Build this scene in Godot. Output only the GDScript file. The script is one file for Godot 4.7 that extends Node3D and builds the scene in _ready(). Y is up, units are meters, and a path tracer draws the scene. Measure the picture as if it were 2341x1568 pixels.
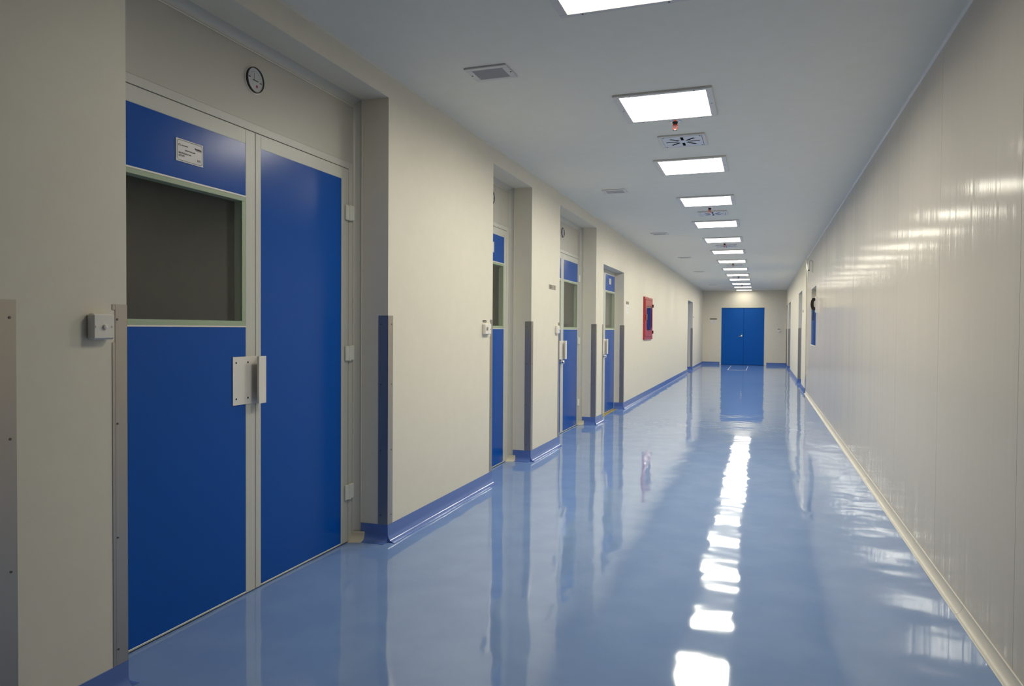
extends Node3D
# A clean-room corridor: corridor runs along -z, floor at y = 0.

const XL := -2.097      # face of the left wall
const XR := 0.879       # face of the near right wall
const XF := 0.86        # face of the far right wall
const CEIL := 2.778
const SOF := 2.645      # soffit of the tall door recesses
const ZE := -28.05      # end wall
const ZB := 2.6         # wall behind the camera
const ZN := -15.87      # where the near right wall ends
const XD := -2.32       # face of the doors in the tall recesses
const XREV := -2.275    # inner end of the recess reveals
const BASE := 0.104     # top of the blue skirting

var org := Vector3.ZERO
var taken := {}
var M := {}


# ---------------------------------------------------------------- helpers
func numbered(called: String) -> String:
	if not taken.has(called):
		taken[called] = 0
		return called
	taken[called] += 1
	return "%s_%03d" % [called, taken[called]]


func tag(o: Node3D, label: String, category: String, group := "", kind := "") -> Node3D:
	o.set_meta("label", label)
	o.set_meta("category", category)
	if group != "":
		o.set_meta("group", group)
	if kind != "":
		o.set_meta("kind", kind)
	return o


func thing(called: String, at: Vector3, label: String, category: String, group := "", kind := "") -> Node3D:
	var o := Node3D.new()
	o.name = numbered(called)
	add_child(o)
	o.position = at
	org = at
	return tag(o, label, category, group, kind)


func begin() -> SurfaceTool:
	var st := SurfaceTool.new()
	st.begin(Mesh.PRIMITIVE_TRIANGLES)
	return st


func put(st: SurfaceTool, called: String, m: Material, parent: Node3D) -> MeshInstance3D:
	var o := MeshInstance3D.new()
	o.name = called
	o.mesh = st.commit()
	o.material_override = m
	parent.add_child(o, true)
	return o


func solo(st: SurfaceTool, called: String, m: Material, label: String, category: String, group := "", kind := "") -> MeshInstance3D:
	var o := MeshInstance3D.new()
	o.name = numbered(called)
	o.mesh = st.commit()
	o.material_override = m
	add_child(o)
	o.position = org
	tag(o, label, category, group, kind)
	return o


func dup(src: Node3D, at: Vector3, label: String) -> Node3D:
	var c: Node3D = src.duplicate()
	c.name = numbered(String(src.name))
	add_child(c)
	c.position = at
	c.set_meta("label", label)
	return c


func tri(st: SurfaceTool, a: Vector3, b: Vector3, c: Vector3, na: Vector3, nb: Vector3, nc: Vector3) -> void:
	if (c - a).cross(b - a).dot(na + nb + nc) < 0.0:
		st.set_normal(na); st.add_vertex(a - org)
		st.set_normal(nc); st.add_vertex(c - org)
		st.set_normal(nb); st.add_vertex(b - org)
	else:
		st.set_normal(na); st.add_vertex(a - org)
		st.set_normal(nb); st.add_vertex(b - org)
		st.set_normal(nc); st.add_vertex(c - org)


func face(st: SurfaceTool, p: Array, n: Vector3) -> void:
	for i in range(1, p.size() - 1):
		tri(st, p[0], p[i], p[i + 1], n, n, n)


# box between two corners, its edges cut by ch
func bx(st: SurfaceTool, a: Vector3, b: Vector3, ch := 0.0) -> void:
	var lo := Vector3(minf(a.x, b.x), minf(a.y, b.y), minf(a.z, b.z))
	var hi := Vector3(maxf(a.x, b.x), maxf(a.y, b.y), maxf(a.z, b.z))
	var mid := (lo + hi) / 2
	var h := (hi - lo) / 2
	var k := minf(ch, minf(h.x, minf(h.y, h.z)) * 0.9)
	for ax in 3:
		var u := (ax + 1) % 3
		var v := (ax + 2) % 3
		for s: float in [-1.0, 1.0]:
			var n := Vector3.ZERO
			n[ax] = s
			var pts := []
			for q in [[-1, -1], [1, -1], [1, 1], [-1, 1]]:
				var p := mid
				p[ax] += s * h[ax]
				p[u] += q[0] * (h[u] - k)
				p[v] += q[1] * (h[v] - k)
				pts.append(p)
			face(st, pts, n)
	if k <= 0.0:
		return
	for ax in 3:      # edges that run along ax
		var u := (ax + 1) % 3
		var v := (ax + 2) % 3
		for su in [-1.0, 1.0]:
			for sv in [-1.0, 1.0]:
				var n := Vector3.ZERO
				n[u] = su
				n[v] = sv
				n = n.normalized()
				var pts := []
				for q in [[-1, 0], [1, 0], [1, 1], [-1, 1]]:
					var p := mid
					p[ax] += q[0] * (h[ax] - k)
					p[u] += su * (h[u] - (k if q[1] == 1 else 0.0))
					p[v] += sv * (h[v] - (0.0 if q[1] == 1 else k))
					pts.append(p)
				face(st, pts, n)
	for sx in [-1.0, 1.0]:
		for sy in [-1.0, 1.0]:
			for sz in [-1.0, 1.0]:
				var s := Vector3(sx, sy, sz)
				var pts := []
				for ax in 3:
					var p := mid + s * (h - Vector3.ONE * k)
					p[ax] += s[ax] * k
					pts.append(p)
				face(st, pts, s.normalized())


func block(called: String, a: Vector3, b: Vector3, m: Material, parent: Node3D, ch := 0.0) -> MeshInstance3D:
	var st := begin()
	bx(st, a, b, ch)
	return put(st, called, m, parent)


# a profile (2D points) swept straight from p to q; ex and ey are the profile's axes; smooth where asked
func sweep(st: SurfaceTool, prof: PackedVector2Array, p: Vector3, q: Vector3, ex: Vector3, ey: Vector3, smooth := true, capped := true, flip := 1.0) -> void:
	var n := prof.size()
	var seg := []
	for i in n - 1:
		var d := (prof[i + 1] - prof[i]).normalized()
		seg.append(Vector2(d.y, -d.x) * flip)
	var pn := []
	for i in n:
		var a: Vector2 = seg[maxi(i - 1, 0)]
		var b: Vector2 = seg[mini(i, n - 2)]
		pn.append((a + b).normalized() if a.dot(b) > 0.7 else b)
	for i in n - 1:
		var na2: Vector2 = pn[i] if smooth and pn[i].dot(seg[i]) > 0.7 else seg[i]
		var nb2: Vector2 = pn[i + 1] if smooth and pn[i + 1].dot(seg[i]) > 0.7 else seg[i]
		var na := ex * na2.x + ey * na2.y
		var nb := ex * nb2.x + ey * nb2.y
		var a0 := p + ex * prof[i].x + ey * prof[i].y
		var b0 := p + ex * prof[i + 1].x + ey * prof[i + 1].y
		var a1 := a0 + (q - p)
		var b1 := b0 + (q - p)
		tri(st, a0, b0, b1, na, nb, nb)
		tri(st, a0, b1, a1, na, nb, na)
	if capped:
		var idx := Geometry2D.triangulate_polygon(prof)
		var dir := (q - p).normalized()
		for k in range(0, idx.size(), 3):
			for e in [[p, -dir], [q, dir]]:
				var o: Vector3 = e[0]
				var c := []
				for j in 3:
					c.append(o + ex * prof[idx[k + j]].x + ey * prof[idx[k + j]].y)
				face(st, c, e[1])


# surface of revolution: profile points (radius, height) round axis at c
func lathe(st: SurfaceTool, prof: PackedVector2Array, c: Vector3, axis: Vector3, seg := 24) -> void:
	var u := axis.cross(Vector3(0.3, 0.9, 0.2)).normalized()
	var v := axis.cross(u).normalized()
	for i in prof.size() - 1:
		var d := (prof[i + 1] - prof[i]).normalized()
		for k in seg:
			var a0 := TAU * k / seg
			var a1 := TAU * (k + 1) / seg
			var r0 := u * cos(a0) + v * sin(a0)
			var r1 := u * cos(a1) + v * sin(a1)
			var n0 := r0 * d.y - axis * d.x
			var n1 := r1 * d.y - axis * d.x
			var p00 := c + r0 * prof[i].x + axis * prof[i].y
			var p01 := c + r1 * prof[i].x + axis * prof[i].y
			var p10 := c + r0 * prof[i + 1].x + axis * prof[i + 1].y
			var p11 := c + r1 * prof[i + 1].x + axis * prof[i + 1].y
			if prof[i].x > 0.0:
				tri(st, p00, p01, p11, n0, n1, n1)
			if prof[i + 1].x > 0.0:
				tri(st, p00, p11, p10, n0, n1, n0)


func tube(st: SurfaceTool, pts: Array, r: float, seg := 10) -> void:
	for i in pts.size() - 1:
		var ax: Vector3 = (pts[i + 1] - pts[i])
		lathe(st, PackedVector2Array([Vector2(0, 0), Vector2(r, 0), Vector2(r, ax.length()), Vector2(0, ax.length())]), pts[i], ax.normalized(), seg)
		if i > 0:
			ball(st, pts[i], r)


func ball(st: SurfaceTool, c: Vector3, r: float) -> void:
	var pr := PackedVector2Array()
	for i in 9:
		var t := PI * i / 8.0
		pr.append(Vector2(maxf(sin(t) * r, 0.0), -cos(t) * r))
	lathe(st, pr, c, Vector3.UP, 10)


func screw(c: Vector3, axis: Vector3, r: float, m: Material, parent: Node3D) -> void:
	var st := begin()
	lathe(st, PackedVector2Array([Vector2(r, -0.001), Vector2(r, 0.0006), Vector2(r * 0.8, 0.0014), Vector2(r * 0.32, 0.0014), Vector2(r * 0.3, 0.0002), Vector2(0, 0.0002)]), c, axis, 12)
	put(st, "screw", m, parent)


func text(s: String, h: float, at: Vector3, yaw: float, m: Material, parent: Node3D, font := "Droid Serif", bold := false, align := HORIZONTAL_ALIGNMENT_CENTER) -> void:
	var f := SystemFont.new()
	f.font_names = PackedStringArray([font])
	if bold:
		f.font_weight = 700
	var t := TextMesh.new()
	t.font = f
	t.text = s
	t.font_size = 48
	t.pixel_size = h / 36.0
	t.depth = 0.0006
	t.horizontal_alignment = align
	t.curve_step = 2.0
	t.material = m
	var o := MeshInstance3D.new()
	o.name = "lettering"
	o.mesh = t
	o.position = at - org
	o.rotation.y = yaw
	parent.add_child(o, true)


func mat(called: String, c: Color, rough: float, metal := 0.0, spec := 0.5) -> StandardMaterial3D:
	var m := StandardMaterial3D.new()
	m.resource_name = called
	m.albedo_color = c
	m.roughness = rough
	m.metallic = metal
	m.metallic_specular = spec
	return m


func speckle(called: String, a: Color, b: Color, freq: float, rough: float, size: float, seed_: int, octaves := 4) -> StandardMaterial3D:
	var n := FastNoiseLite.new()
	n.seed = seed_
	n.frequency = freq
	n.fractal_octaves = octaves
	var g := Gradient.new()
	g.colors = PackedColorArray([a, b])
	g.offsets = PackedFloat32Array([0.25, 0.75])
	var t := NoiseTexture2D.new()
	t.noise = n
	t.width = 512
	t.height = 512
	t.seamless = true
	t.color_ramp = g
	var m := mat(called, Color.WHITE, rough)
	m.albedo_texture = t
	m.uv1_triplanar = true
	m.uv1_world_triplanar = true
	m.uv1_scale = Vector3.ONE / size
	return m


func materials() -> void:
	M.wall = speckle("wall_paint", Color8(223, 216, 199), Color8(225, 218, 201), 0.02, 0.5, 1.7, 3)
	M.over = mat("grey_blanking_panel", Color8(188, 184, 173), 0.4)
	M.ceiling = speckle("ceiling_paint", Color8(229, 226, 213), Color8(231, 228, 216), 0.02, 0.6, 1.9, 5)
	M.panel = mat("enamelled_panel", Color8(205, 198, 187), 0.14, 0.0, 0.07)
	M.floor = speckle("blue_epoxy", Color8(119, 147, 195), Color8(125, 153, 199), 0.012, 0.055, 2.3, 11)
	M.floor.metallic_specular = 0.65
	M.skirt = mat("blue_skirting", Color8(88, 116, 182), 0.16)
	M.blue = mat("blue_door_laminate", Color8(2, 78, 166), 0.22, 0.0, 0.32)
	M.blue_end = mat("blue_door_enamel", Color8(0, 88, 178), 0.28, 0.0, 0.3)
	M.alu = mat("grey_powder_coat", Color8(199, 197, 187), 0.36)
	M.steel = mat("brushed_steel", Color8(176, 169, 160), 0.36, 0.9)
	M.chrome = mat("chrome", Color8(225, 222, 216), 0.12, 1.0)
	M.trim = mat("cove_aluminium", Color8(205, 200, 189), 0.45)
	M.white = mat("white_plastic", Color8(232, 226, 217), 0.35)
	M.hinge = mat("white_hinge", Color8(226, 225, 212), 0.4)
	M.green = mat("window_bead_green", Color8(160, 176, 146), 0.45)
	M.beige = mat("beige_sealant", Color8(204, 198, 180), 0.5)
	M.bezel = mat("gauge_bezel", Color8(62, 56, 50), 0.3)
	M.dial = mat("gauge_dial", Color8(186, 190, 192), 0.5)
	M.black = mat("black_plastic", Color8(22, 21, 20), 0.3)
	M.duct = mat("galvanised_duct", Color8(150, 152, 152), 0.5, 0.6)
	M.gap = mat("dark_rubber", Color8(30, 30, 32), 0.8)
	M.room = mat("room_floor_epoxy", Color8(108, 128, 160), 0.3)
	M.screw = mat("screw_steel", Color8(120, 116, 110), 0.3, 0.9)
	M.darkscrew = mat("dark_screw", Color8(62, 60, 54), 0.4, 0.6)
	M.paper = mat("paper", Color8(228, 226, 228), 0.7)
	M.sign = mat("sign_plate", Color8(222, 218, 216), 0.4)
	M.ink = mat("print_ink", Color8(52, 48, 46), 0.7)
	M.engraved = mat("engraved_plate", Color8(112, 104, 94), 0.35, 0.4)
	M.nameplate = mat("grey_nameplate", Color8(158, 150, 134), 0.4, 0.2)
	M.red = mat("red_enamel", Color8(172, 40, 48), 0.2)
	M.redbrass = mat("red_sprinkler", Color8(176, 52, 26), 0.4, 0.1)
	M.bulb = mat("sprinkler_bulb", Color8(150, 34, 26), 0.25)
	M.yellow = mat("yellow_tape", Color8(232, 196, 40), 0.5)
	M.fitting = mat("light_frame", Color8(216, 212, 206), 0.4)
	M.diff = mat("diffuser_plate", Color8(216, 216, 222), 0.4)
	M.louvre = mat("louvre_blade", Color8(192, 189, 186), 0.5)
	var g := StandardMaterial3D.new()
	g.resource_name = "window_glass"
	g.transparency = BaseMaterial3D.TRANSPARENCY_ALPHA
	g.albedo_color = Color(0.3, 0.4, 0.33, 0.015)
	g.roughness = 0.02
	g.metallic_specular = 0.33
	M.glass = g
	var g2: StandardMaterial3D = g.duplicate()
	g2.resource_name = "mirror_clear_glass"
	g2.metallic_specular = 0.5
	M.glass_clear = g2
	var e := mat("lamp_diffuser", Color.WHITE, 0.5)
	e.emission_enabled = true
	e.emission = Color(1.0, 0.985, 0.95)
	e.emission_energy_multiplier = 1.6
	M.glow = e


# ---------------------------------------------------------------- scene
func _ready() -> void:
	var cam := Camera3D.new()
	cam.name = "camera"
	cam.fov = 51.21620830
	cam.near = 0.05
	cam.far = 100.0
	cam.transform = Transform3D(Basis(Vector3(0.94434981, 0.00655911, -0.32887751), Vector3(-0.01250795, 0.99979414, -0.01597591), Vector3(0.32870502, 0.01920044, 0.94423745)), Vector3(0, 1.28, 0))
	add_child(cam)
	cam.current = true
	var we := WorldEnvironment.new()
	we.name = "world"
	var env := Environment.new()
	env.background_mode = Environment.BG_COLOR
	env.background_color = Color(0, 0, 0)
	env.tonemap_mode = Environment.TONE_MAPPER_LINEAR
	env.tonemap_exposure = 1.0
	env.sdfgi_enabled = true
	env.ssao_enabled = true
	env.ssil_enabled = true
	we.environment = env
	add_child(we)
	materials()
	structure()
	right_wall()
	end_wall()
	left_doors()
	guards()
	ceiling_lights()
	ceiling_fittings()
	small_things()


const LAMP_Z := [-3.02, -4.865, -6.7, -8.55, -10.43, -12.27, -14.16, -16.12, -18.09, -20.05, -21.87, -23.85, -25.67, -27.58]
const RECESS := 0.035      # how far the glowing face sits above the ceiling line
const VENT_X := -1.508
const VENT_Z := [-3.927, -7.685, -11.26, -15.08, -18.77, -24.32]
const DIFF_X := -0.6
const DIFF_Z := [-5.79, -9.48, -13.2, -17.13, -20.97]
const LAMP_ENERGY := 3.35
# recesses of the left wall: near end, far end, soffit
const REC := [[0.4, -1.467, 2.645], [-1.921, -3.778, 2.645], [-5.53, -6.585, 2.645], [-7.607, -9.44, 2.645], [-9.909, -11.502, 2.203], [-22.17, -23.78, 2.19]]
# recesses of the far right wall
const RECR := [[-17.33, -18.9, 2.195], [-23.9, -25.8, 2.2], [-26.72, -27.98, 2.2]]


func ceiling_lights() -> void:
	var at := Vector3(-0.612, CEIL, LAMP_Z[0])
	var words := ["nearest, cut off by the top edge", "largest whole one before the nearest sprinkler", "right behind the nearest square swirl diffuser", "third whole panel of the row, before the second swirl diffuser", "just behind the second swirl diffuser", "fifth whole panel counted from the camera", "just behind the third swirl diffuser", "seventh whole panel counted from the camera", "just behind the fourth swirl diffuser", "ninth whole panel counted from the camera", "fifth from the end wall with the blue door", "fourth from the end wall with the blue door", "second-last of the row before the end wall", "last of the row, right above the blue end door"]
	words[11] = "third from the end wall with the blue door"
	words[10] = "fourth from the end wall with the blue door"
	var t := thing("ceiling_light", at, "square white ceiling panel light, " + words[0], "ceiling light", "row of square ceiling lights")
	var o := 0.3085
	var ix := 0.268
	var iz := 0.277
	var y0 := CEIL - 0.014
	var st := begin()
	# flange with a rounded opening, four mitred sides
	for s: float in [-1.0, 1.0]:
		bx(st, at + Vector3(-o, -0.014, s * iz), at + Vector3(o, 0.0, s * o), 0.002)
		bx(st, at + Vector3(s * ix, -0.014, -iz), at + Vector3(s * o, 0.0, iz), 0.002)
	put(st, "frame", M.fitting, t)
	# shallow white tray that the diffuser sits in
	st = begin()
	for s: float in [-1.0, 1.0]:
		bx(st, at + Vector3(-ix - 0.004, -0.002, s * iz), at + Vector3(ix + 0.004, 0.06, s * (iz + 0.004)))
		bx(st, at + Vector3(s * ix, -0.002, -iz), at + Vector3(s * (ix + 0.004), 0.06, iz))
	bx(st, at + Vector3(-ix - 0.004, 0.06, -iz - 0.004), at + Vector3(ix + 0.004, 0.064, iz + 0.004))
	put(st, "tray", M.fitting, t)
	block("diffuser", at + Vector3(-ix, RECESS, -iz), at + Vector3(ix, RECESS + 0.01, iz), M.glow, t)
	for p in [[-0.2, -0.293], [0.2, -0.293], [-0.2, 0.293], [0.2, 0.293], [-0.288, 0.0], [0.288, 0.0]]:
		screw(Vector3(at.x + p[0], y0, at.z + p[1]), Vector3.DOWN, 0.005, M.darkscrew, t)
	var l := AreaLight3D.new()
	l.name = "lamp"
	l.area_size = Vector2(ix * 2 - 0.01, iz * 2 - 0.01)
	l.light_color = Color(0.985, 0.968, 0.9)
	l.light_energy = LAMP_ENERGY
	l.shadow_enabled = true
	l.area_range = 40.0
	l.position = Vector3(0, RECESS - 0.003, 0)
	l.rotation_degrees.x = -90
	t.add_child(l)
	for i in range(1, LAMP_Z.size()):
		var c := dup(t, Vector3(at.x, CEIL, LAMP_Z[i]), "square white ceiling panel light, " + words[i])
		if i == LAMP_Z.size() - 1:
			(c.get_node("lamp") as AreaLight3D).light_energy = LAMP_ENERGY * 0.2
	l.light_energy = LAMP_ENERGY * 0.55


func structure() -> void:
	# floor: poured epoxy, gently uneven
	org = Vector3.ZERO
	var n1 := FastNoiseLite.new()
	n1.seed = 21
	n1.frequency = 1.3
	n1.fractal_octaves = 1
	var n2 := FastNoiseLite.new()
	n2.seed = 8
	n2.frequency = 4.2
	n2.fractal_octaves = 1
	var n3 := FastNoiseLite.new()
	n3.seed = 31
	n3.frequency = 8.5
	n3.fractal_octaves = 1
	var hgt := func(x: float, z: float) -> float:
		return 0.0012 * n1.get_noise_2d(x, z * 0.8) + 0.0004 * n2.get_noise_2d(x, z) + 0.00009 * n3.get_noise_2d(x, z)
	var st := begin()
	var x0 := -2.5
	var x1 := 1.12
	var nx := 90
	var nz := 1000
	var zz := ZB + 0.1
	var zf := ZE - 0.12
	for j in nz + 1:
		var z := lerpf(zz, zf, float(j) / nz)
		for i in nx + 1:
			var x := lerpf(x0, x1, float(i) / nx)
			var e := 0.012
			var n := Vector3(hgt.call(x - e, z) - hgt.call(x + e, z), 2 * e, hgt.call(x, z - e) - hgt.call(x, z + e)).normalized()
			st.set_normal(n)
			st.add_vertex(Vector3(x, hgt.call(x, z) - 0.0005, z))
	for j in nz:
		for i in nx:
			var a := j * (nx + 1) + i
			var b := a + nx + 1
			for k in [a, b + 1, a + 1, a, b, b + 1]:
				st.add_index(k)
	var fl := MeshInstance3D.new()
	fl.name = numbered("floor")
	fl.mesh = st.commit()
	fl.material_override = M.floor
	add_child(fl)
	tag(fl, "glossy blue epoxy corridor floor mirroring the lights", "floor", "", "structure")

	# ceiling
	var ce := thing("ceiling", Vector3(-0.7, CEIL, -12), "flat pale grey corridor ceiling around the row of lights", "ceiling", "", "structure")
	var gaps := {}
	for lz: float in LAMP_Z:
		gaps[lz] = [-0.612 - 0.275, -0.612 + 0.275, 0.284]
	for i in DIFF_Z.size():
		gaps[DIFF_Z[i]] = [DIFF_X - 0.152, DIFF_X + 0.152, 0.152]
	ceiling_strip(ce, -2.45, VENT_X - 0.095, {})
	var vg := {}
	for vz: float in VENT_Z:
		vg[vz] = [VENT_X - 0.095, VENT_X + 0.095, 0.076]
	ceiling_strip(ce, VENT_X - 0.095, VENT_X + 0.095, vg)
	ceiling_strip(ce, VENT_X + 0.095, -0.612 - 0.275, {})
	ceiling_strip(ce, -0.612 - 0.275, -0.612 + 0.275, gaps)
	ceiling_strip(ce, -0.612 + 0.275, 1.1, {})

	# left wall: piers between the recesses, lintels above them
	var w := thing("wall_left", Vector3(XL, 0, -12), "cream left wall with deep door recesses", "wall", "", "structure")
	var z_from := ZB + 0.1
	for r in REC:
		if r[0] < -20.0:      # this pier holds the niche of the fire cabinet
			block("pier", Vector3(XL, 0, z_from), Vector3(-2.45, CEIL, -13.55), M.wall, w)
			block("pier", Vector3(XL, 0, -14.5), Vector3(-2.45, CEIL, r[0]), M.wall, w)
			block("niche_sill", Vector3(XL, 0, -13.55), Vector3(-2.45, 1.15, -14.5), M.wall, w)
			block("niche_lintel", Vector3(XL, 1.86, -13.55), Vector3(-2.45, CEIL, -14.5), M.wall, w)
			block("niche_back", Vector3(XL - 0.24, 1.15, -13.55), Vector3(-2.45, 1.86, -14.5), M.wall, w)
		else:
			block("pier", Vector3(XL, 0, z_from), Vector3(-2.45, CEIL, r[0]), M.wall, w)
		block("lintel", Vector3(XL, r[2], r[0]), Vector3(-2.45, CEIL, r[1]), M.wall, w)
		z_from = r[1]
	block("pier", Vector3(XL, 0, z_from), Vector3(-2.45, CEIL, ZE - 0.1), M.wall, w)

	# rooms behind the left doors; no lamp is on in them
	var rm := thing("wall_service", Vector3(-3.4, 0, -5.5), "room walls seen dimly through the door windows on the left", "wall", "", "structure")
	block("back_wall", Vector3(-6.4, 0, 1.0), Vector3(-6.5, 2.8, -13.0), M.wall, rm)
	block("room_floor", Vector3(-2.45, -0.1, 1.0), Vector3(-6.5, 0, -13.0), M.room, rm)
	block("room_ceiling", Vector3(-2.45, 2.7, 1.0), Vector3(-6.5, 2.8, -13.0), M.ceiling, rm)
	for z in [1.0, -4.6, -7.1, -9.7, -13.0]:
		block("side_wall", Vector3(-2.45, 0, z), Vector3(-6.5, 2.8, z - 0.1), M.wall, rm)

	# wall behind the camera
	org = Vector3(-0.6, 0, ZB)
	st = begin()
	bx(st, Vector3(-2.45, 0, ZB), Vector3(1.1, CEIL, ZB + 0.1))
	solo(st, "wall_back", M.wall, "plain cream wall closing the corridor behind the viewpoint", "wall", "", "structure")

	# blue skirting that coves into the floor
	var b := thing("baseboard_left", Vector3(XL, 0, -12), "blue coved skirting along the left wall", "skirting board", "", "structure")
	z_from = ZB
	for r in REC:
		skirt_z(b, XL, 1.0, z_from, r[0])
		var deep := XREV if r[2] > 2.5 else -2.243
		skirt_x(b, r[1], 1.0, deep, XL)
		skirt_x(b, r[0], -1.0, deep, XL)
		z_from = r[1]
	skirt_z(b, XL, 1.0, z_from, ZE)

	# slim bead where ceiling and walls meet
	var tb := thing("trim_1", Vector3(XL, CEIL, -12), "thin pale bead between left wall and ceiling", "trim", "", "structure")
	var bead := PackedVector2Array([Vector2(0, 0), Vector2(0.008, 0), Vector2(0.006, -0.006), Vector2(0, -0.008)])
	st = begin()
	sweep(st, bead, Vector3(XL, CEIL, ZB), Vector3(XL, CEIL, ZE), Vector3(1, 0, 0), Vector3.UP, false, false, -1.0)
	put(st, "bead", M.wall, tb)


# one lengthwise strip of the ceiling, x0 to x1, with rectangular openings {z: [x0, x1, half length]}
func ceiling_strip(ce: Node3D, x0: float, x1: float, gaps: Dictionary) -> void:
	var from := ZB + 0.1
	var zs := gaps.keys()
	zs.sort()
	zs.reverse()
	for z: float in zs:
		var g: Array = gaps[z]
		block("ceiling_board", Vector3(x0, CEIL, from), Vector3(x1, CEIL + 0.1, z + g[2]), M.ceiling, ce)
		if g[0] > x0 + 0.001:
			block("ceiling_board", Vector3(x0, CEIL, z + g[2]), Vector3(g[0], CEIL + 0.1, z - g[2]), M.ceiling, ce)
		if g[1] < x1 - 0.001:
			block("ceiling_board", Vector3(g[1], CEIL, z + g[2]), Vector3(x1, CEIL + 0.1, z - g[2]), M.ceiling, ce)
		from = z - g[2]
	block("ceiling_board", Vector3(x0, CEIL, from), Vector3(x1, CEIL + 0.1, ZE - 0.12), M.ceiling, ce)


# open sheet-metal box above a ceiling opening
func duct(at: Vector3, hx: float, hz: float, depth: float, parent: Node3D) -> void:
	var st := begin()
	for s: float in [-1.0, 1.0]:
		bx(st, at + Vector3(-hx, 0.0, s * hz), at + Vector3(hx, depth, s * (hz + 0.0015)))
		bx(st, at + Vector3(s * hx, 0.0, -hz), at + Vector3(s * (hx + 0.0015), depth, hz))
	bx(st, at + Vector3(-hx, depth, -hz), at + Vector3(hx, depth + 0.002, hz))
	put(st, "duct", M.duct, parent)


# skirting along z on a wall face at x; side = direction into the corridor
func skirt_profile() -> PackedVector2Array:
	var p := PackedVector2Array([Vector2(0, BASE), Vector2(0.003, BASE), Vector2(0.0035, 0.05)])
	for i in 9:
		var t := PI / 2 * (i + 1) / 9.0
		p.append(Vector2(0.0035 + 0.046 * (1 - cos(t)), 0.05 - 0.0488 * sin(t)))
	p.append(Vector2(0.0495, -0.002))
	p.append(Vector2(0, -0.002))
	return p


func skirt_z(parent: Node3D, x: float, side: float, z0: float, z1: float) -> void:
	var st := begin()
	sweep(st, skirt_profile(), Vector3(x, 0, z0), Vector3(x, 0, z1), Vector3(side, 0, 0), Vector3.UP, true, true, -1.0)
	put(st, "skirting", M.skirt, parent)


# skirting along x on a reveal at z; side = direction it faces in z
func skirt_x(parent: Node3D, z: float, side: float, x0: float, x1: float) -> void:
	var st := begin()
	sweep(st, skirt_profile(), Vector3(x0, 0, z), Vector3(x1, 0, z), Vector3(0, 0, side), Vector3.UP, true, true, -1.0)
	put(st, "reveal_skirting", M.skirt, parent)


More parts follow.
